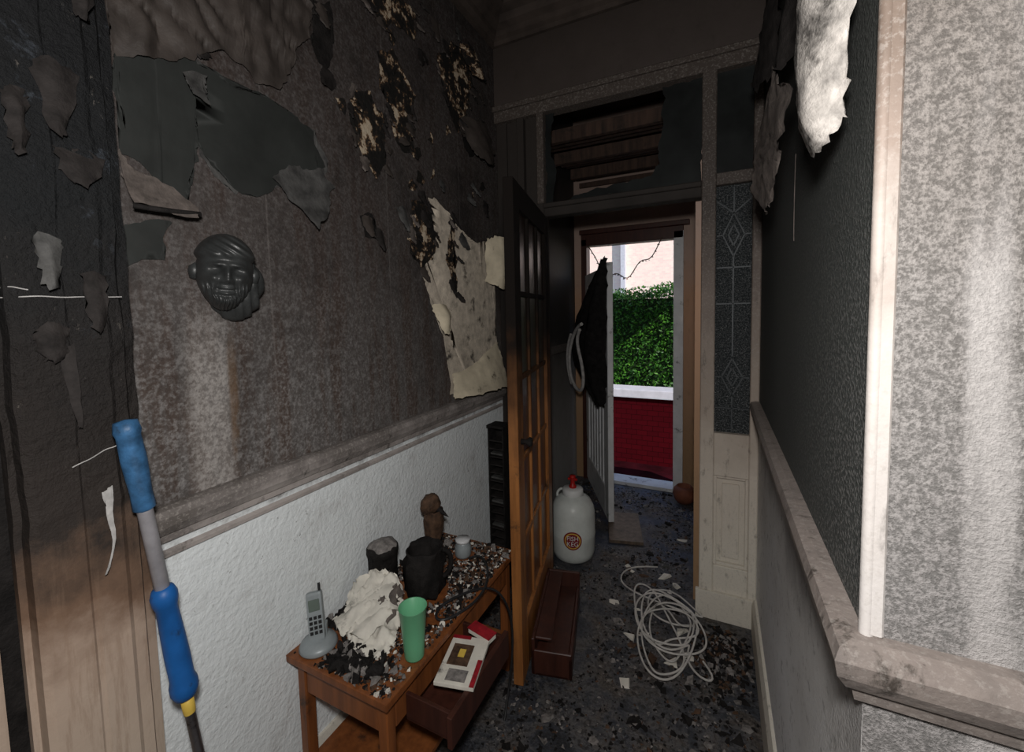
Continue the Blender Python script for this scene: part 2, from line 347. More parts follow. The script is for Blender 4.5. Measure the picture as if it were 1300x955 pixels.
# casing of the room door on the left
cas=empty("door_frame_left")
prof=[(LX,.262),(LX+.03,.262),(LX+.030,.272),(LX+.058,.274),(LX+.064,.285),(LX+.064,.345),(LX+.061,.349),(LX+.061,.353),(LX+.064,.357),(LX+.064,.402),(LX+.058,.410),(LX+.056,.430),(LX+.040,.438),(LX+.036,.455),(LX,.462)]
bm=bmesh.new(); rings=[]
for i in range(102):
    z=i*.03; ring=[]
    for u,v in prof:
        k=(.006*noise.noise(Vector((v*25,z*9,1)))+.003*noise.noise(Vector((v*60,z*30,4))))*(1 if z>1.15 else .08) if u>LX+.001 else 0
        ring.append(bm.verts.new((u+k,v+k*.5,z)))
    rings.append(ring)
for i in range(len(rings)-1):
    for k in range(len(prof)-1): bm.faces.new((rings[i][k],rings[i][k+1],rings[i+1][k+1],rings[i+1][k]))
bmesh.ops.recalc_face_normals(bm,faces=bm.faces[:])
mesh_obj("casing",bm,M['casing'],cas)
box("rebate",LX,LX+.012,.235,.262,0,3.03,M['char'],cas)
box("jamb_board",LX,LX+.030,.06,.235,0,2.6,M['casing'],cas,.004)
box("door_leaf",LX,LX+.02,-.6,.05,0,2.6,M['casing'],cas,.004)
for k,(y0,y1,z,dz) in enumerate([(.20,.43,1.575,.004),(.335,.42,1.255,.03),(.22,.30,1.60,-.01)]):
    p=[(LX+.067 if y0+(y1-y0)*j/8>.27 else LX+.034,y0+(y1-y0)*j/8,z+dz*(j/8)+.006*noise.noise(Vector((j*.9,k*3,0)))) for j in range(9)]
    tube("paint_crack_%d"%k,p,.0012,M['scratch'],cas,kind='NURBS')
sheet3("paint_curl_a",[[(LX+.066,.375,1.19),(LX+.070,.390,1.20)],[(LX+.076,.376,1.14),(LX+.080,.384,1.145)],[(LX+.074,.380,1.08),(LX+.076,.384,1.08)],[(LX+.080,.364,1.03),(LX+.081,.367,1.03)]],M['scratch'],cas,.0008,10)
sheet3("paint_curl_b",[[(LX+.066,.33,1.48),(LX+.075,.35,1.49)],[(LX+.080,.335,1.40),(LX+.085,.35,1.40)],[(LX+.078,.345,1.33),(LX+.08,.35,1.33)]],M['darkflap'],cas,.001,8)
for k,(y,z,w,h) in enumerate([(.30,1.52,.05,.06),(.31,1.68,.04,.08),(.37,1.62,.04,.10),(.33,2.0,.06,.12),(.38,2.25,.05,.14),(.30,2.4,.05,.1),(.35,1.85,.07,.06),(.29,1.93,.03,.1)]):
    sheet3("paint_flake_%d"%k,[[(LX+.066,y,z),(LX+.07,y+w*.5,z+.01),(LX+.066,y+w,z)],[(LX+.072,y,z-h*.5),(LX+.08,y+w*.5,z-h*.5),(LX+.072,y+w*.9,z-h*.5)],[(LX+.08,y+w*.2,z-h),(LX+.088,y+w*.4,z-h*1.1),(LX+.08,y+w*.6,z-h)]],M['flapgrey'] if k==1 else M['darkflap'],cas,.003,8,.008)

# ---------------------------------------------------------------- glazed screen
scr=empty("glazed_partition_screen")
y0,y1=BY,BY+.07
zt=2.66
box("upper_wall",LX,RX,BY+.005,BY+.1,2.70,CZ,M['backwall'],scr)
boxes("uprights",[(-.07,-.008,y0-.008,y1,0,zt),(.142,RX,y0-.004,y1,0,zt),(-.905,-.865,y0-.005,y1,2.13,zt)],M['screen'],scr,.004)
boxes("dark_uprights",[(LX,-1.10,y0+.02,y1,0,zt),(-1.025,-.985,y0,y1,0,zt),(-.905,-.865,y0-.005,y1,0,2.13),(-.985,-.905,y0+.03,y1-.01,0,zt),(-1.10,-1.025,y0+.03,y1-.01,0,zt)],M['screen_dark'],scr,.003)
boxes("head_rails",[(LX,RX,y0-.012,y1,2.615,2.70),(LX,RX,y0-.03,y1-.02,2.672,2.70)],M['screen'],scr,.004)
boxes("transom_rail",[(-.865,-.07,y0-.004,y1,2.055,2.13),(-.865,-.07,y0-.022,y0,2.10,2.125)],M['screen_dark'],scr,.004)
boxes("side_rails",[(-.008,.142,y0,y1,2.10,2.155),(-.008,.142,y0,y1,.72,.93),(-.008,.142,y0,y1,0,.27)],M['screen'],scr,.003)
box("side_panel",-.008,.142,y0+.03,y1-.01,.27,.72,M['screen'],scr)
boxes("panel_mould",[(-.008,.006,y0+.01,y0+.03,.27,.72),(.128,.142,y0+.01,y0+.03,.27,.72),(.006,.128,y0+.01,y0+.03,.27,.284),(.006,.128,y0+.01,y0+.03,.706,.72),(.030,.104,y0+.018,y0+.03,.31,.68)],M['screen'],scr,.002)
box("plinth",-.085,RX-.004,y0-.02,y0,0,.14,M['screen'],scr,.004)
box("side_glass",-.008,.142,y0+.032,y0+.038,.93,2.10,M['texglass'],scr)
cx=.067; pl=[]
def lead(a,b): pl.append((a,b))
g0,g1,h0,h1=-.004,.138,.935,2.09
lead((cx,h0),(cx,1.12)); lead((cx,1.30),(cx,1.77)); lead((cx,1.97),(cx,h1))
for zc,hh in ((1.87,.10),(1.20,.09)):
    for s in (-1,1):
        lead((cx,zc+hh),(cx+s*.045,zc)); lead((cx+s*.045,zc),(cx,zc-hh))
        lead((cx,zc+hh*.5),(cx+s*.022,zc)); lead((cx+s*.022,zc),(cx,zc-hh*.5))
        lead((cx+s*.045,zc),(cx+s*.071,zc)); 
lead((g0,1.55),(g1,1.55)); lead((g0,1.72),(g1,1.72)); lead((g0,1.05),(g1,1.05))
for s in (-1,1): lead((cx+s*.071,2.03),(cx,1.97))
bm=bmesh.new()
for (a,b) in pl:
    A=Vector((a[0],a[1]));B=Vector((b[0],b[1])); d=(B-A).normalized(); nrm=Vector((-d.y,d.x))*.0028
    q=[A+nrm,B+nrm,B-nrm,A-nrm]
    f=[bm.verts.new((p.x,y0+.026,p.y)) for p in q]; g=[bm.verts.new((p.x,y0+.034,p.y)) for p in q]
    bm.faces.new(f); 
    for k in range(4): bm.faces.new((f[k],f[(k+1)%4],g[(k+1)%4],g[k]))
mesh_obj("lead_cames",bm,M['lead'],scr)
box("side_transom_glass",-.008,.142,y0+.032,y0+.038,2.155,2.615,M['glassdark'],scr)
def shard(name,pts):
    bm=bmesh.new(); P=jag([Vector((a,0.,b)) for a,b in pts],.03,.003)
    bm.faces.new([bm.verts.new((p.x,y0+.035,p.z)) for p in P])
    ob=mesh_obj(name,bm,M['glassdark'],scr); sd=ob.modifiers.new("s",'SOLIDIFY'); sd.thickness=.004
shard("broken_transom_pane",[(-.07,2.13),(-.07,2.615),(-.25,2.615),(-.235,2.56),(-.255,2.50),(-.25,2.42),(-.27,2.34),(-.262,2.25),(-.30,2.20),(-.42,2.185),(-.60,2.175),(-.70,2.16),(-.74,2.13)])
shard("transom_shard",[(-.865,2.13),(-.865,2.615),(-.81,2.615),(-.835,2.45),(-.80,2.30),(-.825,2.13)])

# ---------------------------------------------------------------- glazed inner door
hx,hy=-.862,2.205; ex,ey=-.712,1.447
ang=math.atan2(ey-hy,ex-hx); W=.765
dr=empty("door_1",(hx,hy,.012),ang)
Hd=2.03; t=.02
n5=(Hd-.22-.10-4*.022)/5
L=[(0,.095,-t,t,0,Hd),(W-.095,W,-t,t,0,Hd),(.095,W-.095,-t,t,0,.22),(.095,W-.095,-t,t,Hd-.10,Hd)]
iw=(W-.19-2*.022)/3
for k in (1,2): x=.095+k*iw+(k-1)*.022; L.append((x,x+.022,-.014,.014,.22,Hd-.10))
for k in range(1,5): z=.22+k*n5+(k-1)*.022; L.append((.095,W-.095,-.013,.013,z,z+.022))
boxes("frame",L,M['doorwood'],dr,.002)
bm=bmesh.new()
for r in range(5):
    for c in range(3):
        x=.095+c*(iw+.022); z=.22+r*(n5+.022); addbox(bm,x,x+iw,-.003,.003,z,z+n5)
mesh_obj("panes",bm,M['amber'],dr)
lathe("handle",[(0,0),(.012,0),(.009,.02),(.020,.035),(.016,.045),(0,.047)],M['char'],(W-.05,t,1.0),20,dr,0,(-math.pi/2,0,0))

# ---------------------------------------------------------------- vestibule
box("wall_vestibule_right",-.10,-.02,BY+.1,FY,0,CZ,M['vestbeige'])
box("wall_vestibule_left",LX,LX+.004,BY+.08,FY,0,CZ,M['vest'])
sweep("trim_vestibule_dado",[(0,1.19),(.03,1.20),(.036,1.24),(0,1.26)],[lambda d:(LX+d,BY+.08),lambda d:(LX+d,FY)],M['rail'])
boxes("wall_front",[(LX,-1.09,FY,FY+.10,0,CZ),(-.245,-.0,FY,FY+.10,0,CZ),(-1.09,-.245,FY,FY+.10,2.24,CZ)],M['vestbeige'])
ff=empty("front_door_frame")
box("jamb_hinge",-1.09,-1.04,FY-.03,FY+.08,0,2.16,M['darkwood'],ff,.004)
box("jamb_lock",-.32,-.245,FY-.03,FY+.08,.0,2.16,M['white'],ff,.004)
boxes("head",[(-1.09,-.245,FY-.03,FY+.08,2.10,2.20),(-1.10,-.20,FY-.05,FY+.02,2.20,2.24)],M['darkwood'],ff,.004)
box("threshold",-1.04,-.32,FY-.05,FY+.12,0,.03,M['white'],ff,.004)
boxes("trim_vestibule_boards",[(-1.1,-.1,2.65+.13*i,2.69+.13*i,2.62+.03*(i%3),2.70+.03*(i%3)) for i in range(8)],M['burntboard'])
boxes("trim_vestibule_slats",[(-1.1,-.1,FY-.03,FY,2.52+.09*i,2.56+.09*i) for i in range(5)],M['burntboard'])
gl=empty("burnt_garland")
pts=[]
for i in range(25):
    u=i/24; pts.append((-1.0+.60*u,FY-.09,2.08-.27*math.sin(math.pi*(u**.8))+.03*math.sin(u*20)))
tube("string",pts,.004,M['charbrown'],gl)
bm=bmesh.new()
for p in pts[1:-1]: chunk(bm,(p[0],p[1],p[2]-.012),.014)
mesh_obj("bits",bm,M['charbrown'],gl)

# front door leaf, swung in; upper part burnt down
hx2,hy2=-1.03,3.655; ex2,ey2=-.66,2.90
a2=math.atan2(ey2-hy2,ex2-hx2); W2=math.hypot(ey2-hy2,ex2-hx2)
d2=empty("door_2",(hx2,hy2,.03),a2)
H2=1.83
L=[(0,.11,-.02,.02,0,H2-.02),(W2-.11,W2,-.02,.02,0,H2),(.11,W2-.11,-.02,.02,0,.22),(.11,W2-.11,-.02,.02,H2-.13,H2-.02),(.11,W2-.11,-.02,.02,.86,1.0)]
boxes("frame",L,M['white'],d2,.003)
boxes("panels",[(.11,W2-.11,-.008,.008,.2,.87),(.11,W2-.11,-.008,.008,.98,H2-.12)],M['white'],d2)
boxes("panel_ribs",[(.11+.105*i,.125+.105*i,-.016,.016,.22,.86) for i in range(1,6)]+[(.11+.105*i,.125+.105*i,-.016,.016,1.0,H2-.13) for i in range(1,6)],M['white'],d2,.002)
ct=empty("hanging_coat",(hx2,hy2,0),a2)
rows=[]
for z,xa,xb,th in ((1.88,.80,.86,.02),(1.80,.68,.87,.05),(1.64,.46,.87,.10),(1.42,.16,.86,.14),(1.22,.04,.84,.16),(1.06,.16,.82,.13),(.94,.42,.80,.09),(.85,.64,.78,.05)):
    w=xb-xa
    rows.append([(xa,-.026,z-.02),(xa+w*.15,-(.03+th*.9),z),(xa+w*.32,-(.03+th*.55),z-.02),(xa+w*.5,-(.03+th),z),(xa+w*.68,-(.03+th*.6),z-.01),(xa+w*.85,-(.03+th*.8),z+.01),(xb,-.026,z)])
sheet3("coat",rows,M['cloth'],ct,.006,26,.014)
tube("strap",[(.80,-.19,1.44),(.70,-.21,1.42),(.60,-.24,1.3),(.55,-.25,1.15),(.62,-.24,1.0),(.72,-.19,.93),(.78,-.17,1.02),(.76,-.19,1.2),(.70,-.22,1.33),(.78,-.20,1.40)],.012,M['strapcloth'],ct,kind='NURBS')
tube("strap_tail",[(.62,-.24,1.36),(.50,-.26,1.26),(.46,-.26,1.10),(.56,-.23,.98)],.010,M['strapcloth'],ct,kind='NURBS')

# ---------------------------------------------------------------- outside
box("ground_outside",-6,6,FY+.12,20,-.35,-.15,M['redtile'])
box("front_step",-1.5,.2,FY+.12,FY+.45,-.15,-.03,M['redtile'],None,.01)
gw=empty("garden_wall")
box("brickwork",-4,3,4.66,4.86,-.15,.58,M['redbrick'],gw)
box("coping",-4,3,4.62,4.90,.58,.67,M['coping'],gw,.01)
hd=empty("hedge")
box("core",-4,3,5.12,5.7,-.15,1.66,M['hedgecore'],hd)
bm=bmesh.new()
for i in range(22000):
    x=random.uniform(-2.6,.8)
    if random.random()<.75: y=5.10-random.random()*.12; z=random.uniform(.3,1.80)
    else: y=random.uniform(4.98,5.6); z=1.68+random.random()*.18*(.6+.8*noise.noise(Vector((x*3,y,0))))
    z+=.05*noise.noise(Vector((x*2.5,0,3)))
    d=Vector((random.uniform(-1,1),random.uniform(-1,.4),random.uniform(-.6,1))).normalized(); e=d.orthogonal().normalized()
    e=Matrix.Rotation(random.random()*6.3,3,d)@e; g=d.cross(e); l=random.uniform(.014,.028); c=Vector((x,y,z))
    bm.faces.new([bm.verts.new(c+q) for q in (e*l,g*l*.45,-e*l,-g*l*.45)])
mesh_obj("leaves",bm,M['leaf'],hd)
hs=empty("house_opposite")
box("facade",-14,10,15,16,-.15,8,M['facade'],hs)
boxes("windows",[(x,x+1.2,14.95,15,4.4,5.8) for x in (-12,-8.6,.5,4)],M['glassdark'],hs)
boxes("sills",[(x-.1,x+1.3,14.85,15,4.25,4.4) for x in (-12,-8.6,.5,4)]+[(-3.0,-2.85,14.8,15,-.15,8)],M['coping'],hs)

# ---------------------------------------------------------------- peeling paper, left wall
pp=empty("peeling_wallpaper")
flat=lambda h:(lambda y,z:h+.0015*noise.noise(Vector((y*30,z*30,0))))
def flake(name,y,z,w,h,mat,out=.03,tilt=0.):
    X=LX+.004; c,s=math.cos(tilt),math.sin(tilt)
    P=lambda a,b,o:(X+o,y+a*c-b*s,z+a*s+b*c)
    sheet3(name,[[P(-w/2,0,0),P(0,.1*h,.004),P(w/2,0,0)],[P(-w*.5,-h*.4,out*.3),P(0,-h*.45,out*.6),P(w*.45,-h*.4,out*.3)],[P(-w*.35,-h*.8,out*.8),P(0,-h*.85,out),P(w*.25,-h*.75,out*.8)],[P(-w*.1,-h,out*.9),P(.05*w,-h*1.02,out*1.1),P(w*.12,-h*.9,out)]],mat,pp,.0022,9)
A=[(156,205),(166,203),(179,195),(194,190),(214,195),(217,184),(212,160),(216,140),(219,127),(219,106),(168,114),(166,138),(164,147),(173,156),(155,158),(150,170),(153,188)]
sheet("tear_main",A,flat(.004),M['cream'],pp)
pat={'b':[(144,201),(157,202),(161,189),(158,178),(150,172),(142,179)],
'd':[(115,233),(123,236),(130,229),(130,214),(124,204),(116,214)],
'e':[(127,252),(136,258),(143,250),(150,246),(144,234),(148,222),(139,220),(134,231),(129,238)],
'f':[(166,272),(178,284),(192,286),(198,272),(190,250),(182,242),(172,253)],
'h':[(119,266),(136,284),(151,280),(150,268),(133,264)],
'j':[(172,200),(176,195),(178,180),(176,160),(172,168),(170,185)]}
fi=0
for nm,p in pat.items():
    P=sheet("tear_"+nm,p,flat(.006),M['burnt'],pp,amp=.014)
    for k in range(8):
        q=random.choice(P); fi+=1
        flake("tear_flake_%d"%fi,q.x,q.y+.01,random.uniform(.02,.05),random.uniform(.03,.07),random.choice([M['wrinkle'],M['flapbrown'],M['burnt'],M['darkflap']]),random.uniform(.012,.03),random.uniform(-.6,.6))
for nm,p in (('c',[(115,189),(121,191),(123,182),(117,182)]),('g',[(182,249),(210,258),(214,243),(192,234)]),('i',[(99,253),(106,257),(107,248),(103,233),(98,239)])):
    sheet("tear_char_"+nm,p,flat(.005),M['char'],pp,amp=.010)
    q=p[0]; flake("char_flake_"+nm,q[0]/100+.03,q[1]/100,.05,.07,M['wrinkle'],.02,.2)
for k,(y,z) in enumerate([(150,212),(160,232),(172,240),(136,262),(205,222),(195,215),(150,222),(108,225),(160,216),(145,208)]):
    q=[(y+random.uniform(-2,2)+2.2*math.cos(a),z+3*math.sin(a)) for a in (0,1.2,2.5,3.7,5)]
    sheet("chip_%d"%k,q,flat(.004),M['burnt'],pp,amp=.008,step=.01)
for k in range(60):
    y=random.uniform(.5,2.15); z=random.uniform(1.85,2.98)
    if y<1.0 and 1.75<z<2.2: continue
    flake("loose_flake_%d"%k,y,z,random.uniform(.02,.07),random.uniform(.03,.10),random.choice([M['wrinkle'],M['darkflap'],M['darkflap'],M['flapgrey']]),random.uniform(.008,.03),random.uniform(-.9,.9))
J=[(63,216),(73,214),(82,216),(97,212),(101,202),(97,190),(84,192),(72,187),(64,194)]
K=[(47,214),(62,219),(62,208),(62,195),(59,179),(47,189)]
sheet("slab_edge_j",[(82+(a-82)*1.05,202+(b-202)*1.06) for a,b in J],flat(.003),M['flapgrey'],pp,amp=.006)
sheet("bare_slab_j",J,flat(.005),M['green'],pp); sheet("bare_slab_k",K,flat(.005),M['green'],pp)
sheet("bare_slab_m",[(47,174),(56,176),(54,167),(47,165)],flat(.004),M['green'],pp)
def wr(y,z): return .010+.012*abs(math.sin(z*34+y*20+4*noise.noise(Vector((y*8,z*8,0)))))+.012*noise.noise(Vector((y*22,z*16,5)))
S=[(47,222),(60,232),(92,253),(98,250),(97,240),(90,228),(85,219),(78,218),(70,222),(63,216),(56,213),(47,209)]
sheet("wrinkled_top",S,wr,M['wrinkle'],pp,sub=3,amp=.01)
def curl(z1,z0,amt): return lambda y,z: .007+amt*max(0,(z1-z)/(z1-z0))**1.6+.006*noise.noise(Vector((y*20,z*20,2)))
sheet("flap_n",[(81,193),(90,199),(99,201),(104,196),(100,189),(97,184),(93,180),(88,186)],curl(2.01,1.80,.05),M['flapgrey'],pp,sub=3,amp=.005)
sheet("flap_o",[(47,190),(48,187),(56,184),(60,180),(59,177),(50,178),(47,178)],curl(1.90,1.77,.05),M['flapbrown'],pp,sub=3,amp=.004)
tube("flap_o_roll",[(LX+.045,.47,1.775),(LX+.058,.50,1.772),(LX+.055,.55,1.776),(LX+.045,.60,1.782)],.006,M['char'],pp,kind='NURBS')
sheet("flap_q",[(60,212),(66,214),(64,205),(61,207)],curl(2.14,2.05,.04),M['flapgrey'],pp,sub=3,amp=.003)
sheet3("flap_cream",[[(LX+.008,1.70,1.24),(LX+.015,1.88,1.26),(LX+.02,2.04,1.32),(LX+.015,2.17,1.36)],
                     [(LX+.02,1.69,1.18),(LX+.045,1.86,1.20),(LX+.06,2.02,1.22),(LX+.05,2.17,1.22)],
                     [(LX+.04,1.67,1.125),(LX+.08,1.82,1.12),(LX+.10,2.0,1.115),(LX+.08,2.17,1.105)]],M['creamclean'],pp,.003,18,.006)
sheet3("flap_right_fold",[[(LX+.01,2.06,1.94),(LX+.05,2.12,1.955),(LX+.09,2.18,1.96)],[(LX+.01,2.06,1.82),(LX+.08,2.12,1.83),(LX+.11,2.17,1.82)],[(LX+.01,2.05,1.70),(LX+.07,2.09,1.68),(LX+.08,2.13,1.66)]],M['creamclean'],pp,.004,14,.008)
sheet3("flap_small_curl",[[(LX+.01,1.55,1.57),(LX+.03,1.60,1.58),(LX+.01,1.66,1.57)],[(LX+.03,1.55,1.52),(LX+.06,1.60,1.52),(LX+.04,1.65,1.53)],[(LX+.05,1.57,1.46),(LX+.07,1.59,1.44),(LX+.06,1.62,1.46)]],M['creamclean'],pp,.002,10,.005)
sheet3("flap_f",[[(LX+.01,1.84,2.86),(LX+.04,1.92,2.87),(LX+.02,2.0,2.86)],[(LX+.03,1.86,2.78),(LX+.07,1.93,2.79),(LX+.05,2.0,2.78)],[(LX+.06,1.88,2.72),(LX+.09,1.94,2.71),(LX+.07,1.99,2.73)]],M['burnt'],pp,.004,12,.008)
sheet3("flap_g",[[(LX+.01,1.84,2.50),(LX+.03,1.95,2.54),(LX+.01,2.10,2.57)],[(LX+.03,1.86,2.40),(LX+.07,1.97,2.42),(LX+.05,2.1,2.44)],[(LX+.06,1.90,2.33),(LX+.10,1.98,2.30),(LX+.07,2.08,2.34)]],M['wrinkle'],pp,.004,12,.01)
# ---------------------------------------------------------------- hanging strips, right side
hp=empty("hanging_paper")
sheet3("white_strip",[[(.150,1.00,2.55),(.150,.90,2.52),(.165,.74,2.45)],
                      [(.145,.93,2.20),(.115,.80,2.17),(.160,.72,2.12)],
                      [(.135,.98,2.05),(.110,.80,2.02),(.160,.72,1.98)],
                      [(.135,.98,1.91),(.115,.80,1.83),(.160,.74,1.86)],
                      [(.140,.90,1.82),(.128,.78,1.755),(.160,.75,1.80)]],M['white_flap'],hp,.0035,24,.006)
sheet3("grey_strip",[[(.120,1.22,2.10),(.116,1.17,2.07),(.118,1.10,2.02)],
                     [(.100,1.44,2.03),(.108,1.25,1.99),(.116,.98,1.93)],
                     [(.094,1.44,1.93),(.104,1.22,1.90),(.116,1.03,1.87)],
                     [(.092,1.44,1.86),(.104,1.26,1.82),(.116,1.14,1.83)],
                     [(.108,1.32,1.79),(.112,1.28,1.77),(.116,1.23,1.78)]],M['flapbrown'],hp,.004,18,.01)
sheet3("dark_strip",[[(.165,1.75,2.62),(.15,1.6,2.60),(.165,1.40,2.55)],[(.13,1.8,2.45),(.12,1.6,2.40),(.15,1.4,2.35)],[(.11,1.75,2.30),(.11,1.6,2.22),(.15,1.45,2.20)]],M['darkflap'],hp,.006,14,.012)
sheet3("dark_strip_b",[[(.172,1.28,2.45),(.160,1.15,2.42),(.172,1.02,2.38)],[(.16,1.3,2.25),(.13,1.16,2.2),(.16,1.03,2.18)],[(.14,1.28,2.15),(.12,1.2,2.08),(.15,1.08,2.06)]],M['darkflap'],hp,.006,14,.01)
sheet("bare_patch",[(78,255),(110,262),(128,240),(124,215),(112,196),(95,200),(76,212)],lambda y,z:-.004,M['char'],hp,plane=RX,amp=.014)

# ---------------------------------------------------------------- plaster face
fc=empty("bearded_face_wall_mask",(LX+.034,.655,1.645))
bm=bmesh.new(); bmesh.ops.create_uvsphere(bm,u_segments=120,v_segments=90,radius=1.)
gs=lambda v,c,w: math.exp(-((v-c)/w)**2)
for v in bm.verts:
    x,y,z=v.co; h=y; q=z; d=0
    X=.078*x; Y=.062*(1-.22*max(0,-q-.15))*y; Zz=.094*z
    if x>0:
        d+=.024*gs(h,0,.12)*gs(q,-.02,.17)+.016*gs(h,0,.16)*gs(q,-.19,.07)+.008*(gs(h,.17,.07)+gs(h,-.17,.07))*gs(q,-.21,.06)
        for s_ in(-1,1):
            d+=-.024*gs(h,s_*.36,.18)*gs(q,.07,.09)+.012*gs(h,s_*.37,.11)*gs(q,.055,.04)-.005*gs(h,s_*.37,.12)*gs(q,.05,.010)
            d+=.014*gs(h,s_*.36,.22)*gs(q+.10*abs(h),.24,.05)+.014*gs(h,s_*.46,.17)*gs(q,-.15,.11)
            d+=-.010*gs(h,s_*(.30+.3*(-q-.3)),.05)*gs(q,-.36,.11)
        sq=q-.30*h*h
        d+=-.014*gs(h,0,.30)*gs(sq,-.45,.022)+.010*gs(h,0,.26)*gs(sq,-.385,.04)+.011*gs(h,0,.20)*gs(sq,-.52,.04)-.006*gs(h,0,.2)*gs(q,-.61,.03)
        d+=.016*gs(h,0,.3)*gs(q,-.76,.12)
        beard=max(0,min(1,(-q-.22)*5))*(max(0,min(1,(abs(h)-.34)*6)) if q>-.60 else 1)
        d+=beard*(.010+.008*math.sin(h*40+q*9+3*noise.noise(Vector((h*5,q*5,0)))))
    if q>.34:
        k=min(1,(q-.34)*14); Y*=1+.16*k; Zz+=.006*k; X*=1+.20*k
        d+=.004*math.sin((q+.45*h)*34)*k
    v.co=(X+d*max(0,x)**.5,Y,Zz)
mesh_obj("head",bm,M['face'],fc,True)
for s_ in (-1,1): lathe("ear_%d"%(1 if s_>0 else 2),[(0,-.020),(.010,-.017),(.014,0),(.012,.012),(0,.021)],M['face'],(.006,s_*.062,-.0),16,fc)
bm=bmesh.new(); bmesh.ops.create_uvsphere(bm,u_segments=48,v_segments=36,radius=1.)
for v in bm.verts:
    x,y,z=v.co; k=1+.10*math.sin(y*20+z*4); v.co=(-.025+.042*x*k,.024+.062*y*k,-.030+.092*z)
mesh_obj("hair",bm,M['face'],fc,True)
fc.rotation_euler=(math.radians(-4),math.radians(4),math.radians(-26))

# ---------------------------------------------------------------- telescopic pole
pa=Vector((-1.060,.405,1.33)); pb=Vector((-1.035,.535,0.002)); dz=pb-pa
pole=empty("telescopic_mop_pole",tuple(pb)); q=(pa-pb).to_track_quat('Z','Y'); pole.rotation_mode='QUATERNION'; pole.rotation_quaternion=q
LL=dz.length
lathe("shaft",[(0,0),(.009,0),(.010,.02),(.010,.72),(.013,.72),(.0135,LL-.16)],M['alu'],(0,0,0),20,pole)
lathe("lower_grip",[(.014,.70),(.021,.705),(.026,.72),(.026,.735),(.022,.75),(.0225,.80),(.021,.86),(.019,.92),(.023,.935),(.024,.95),(.019,.965),(.013,.968)],M['blue'],(0,0,0),24,pole)
lathe("upper_grip",[(.013,LL-.19),(.019,LL-.185),(.018,LL-.15),(.021,LL-.08),(.020,LL-.03),(.023,LL-.02),(.019,LL),(.0,LL+.004)],M['bluedirty'],(0,0,0),24,pole,.08)
lathe("collar",[(.011,.66),(.012,.67),(.012,.70),(.010,.70)],M['yellow'],(0,0,0),20,pole)

# ---------------------------------------------------------------- table
TX0,TX1,TY0,TY1,TZ=-1.160,-.765,.775,1.56,.515
tb=empty("telephone_table")
box("top",TX0,TX1,TY0,TY1,TZ-.022,TZ,M['tablewood'],tb,.004)
boxes("legs",[(x,x+.035,y,y+.035,0,TZ-.022) for x in (TX0+.02,TX1-.055) for y in (TY0+.02,TY1-.055)],M['tablewood'],tb,.004)
boxes("apron",[(TX1-.04,TX1-.02,TY0+.055,TY1-.055,TZ-.12,TZ-.022),(TX0+.02,TX0+.04,TY0+.055,TY1-.055,TZ-.12,TZ-.022),(TX0+.055,TX1-.055,TY0+.025,TY0+.045,TZ-.12,TZ-.022),(TX0+.055,TX1-.055,TY1-.045,TY1-.025,TZ-.12,TZ-.022)],M['tablewood'],tb,.002)
box("lower_shelf",TX0+.03,TX1-.03,TY0+.03,TY1-.03,.14,.158,M['tablewood'],tb,.003)
boxes("drawer",[(TX1-.02,TX1+.13,.87,.882,TZ-.13,TZ-.055),(TX1-.02,TX1+.13,1.168,1.18,TZ-.13,TZ-.055),(TX1-.02,TX1+.13,.87,1.18,TZ-.135,TZ-.125),(TX1+.13,TX1+.146,.855,1.195,TZ-.14,TZ-.05)],M['darkwood'],tb,.002)
bk=empty("photo_magazine",(-.688,1.025,TZ-.049),math.radians(14))
box("cover",-.060,.060,-.095,.085,0,.012,M['paper'],bk,.002)
bm=bmesh.new(); addbox(bm,-.060,.0,.072,.085,.0122,.0135,0); addbox(bm,.046,.060,-.095,.0,.0122,.0135,0); addbox(bm,-.045,.02,-.03,.05,.0122,.0135,1); addbox(bm,-.03,.03,-.085,-.045,.0136,.0145,3); addbox(bm,-.02,.0,.0,.03,.0136,.0145,2)
mesh_obj("print",bm,[M['redprint'],M['charbrown'],M['yellow'],M['ash']],bk)
bk2=empty("paperback_book",(-.69,1.14,TZ-.049),math.radians(-12))
box("pages",-.045,.045,-.018,.018,0,.016,M['paper'],bk2,.001); box("cover",-.047,.047,-.020,.020,.016,.019,M['redprint'],bk2)
lathe("plastic_tumbler",[(0,.0),(.028,.0),(.029,.004),(.032,.05),(.0405,.152),(.042,.154),(.039,.152),(.031,.05),(.027,.008),(0,.007)],M['mint'],(-.802,.935,TZ+.001),40)
pot=empty("charred_pot",(-1.100,1.130,TZ+.001))
lathe("body",[(0,0),(.048,0),(.052,.01),(.051,.13),(.053,.14),(.057,.15),(.057,.165),(.050,.172),(.020,.174),(0,.174)],M['char'],(0,0,0),32,pot,.05)
lathe("ash_cap",[(.052,.168),(.05,.178),(.03,.186),(0,.19)],M['ash'],(0,0,0),24,pot,.3)
jg=empty("charred_jug",(-.955,1.185,TZ+.001),.6)
lathe("body",[(0,0),(.062,0),(.070,.015),(.074,.07),(.067,.125),(.060,.145),(.070,.168),(.064,.170),(.056,.145),(.06,.11),(0,.06)],M['char'],(0,0,0),32,jg,.30)
tube("handle",[(.060,0,.155),(.09,0,.148),(.104,0,.11),(.09,0,.06),(.068,0,.05)],.009,M['char'],jg,kind='NURBS')
orn=empty("scorched_ornament",(-1.06,1.375,TZ+.001))
lathe("stem",[(0,0),(.045,0),(.040,.01),(.024,.05),(.030,.11),(.042,.16),(.036,.21)],M['charbrown'],(0,0,0),20,orn,.35,(0,.06,0))
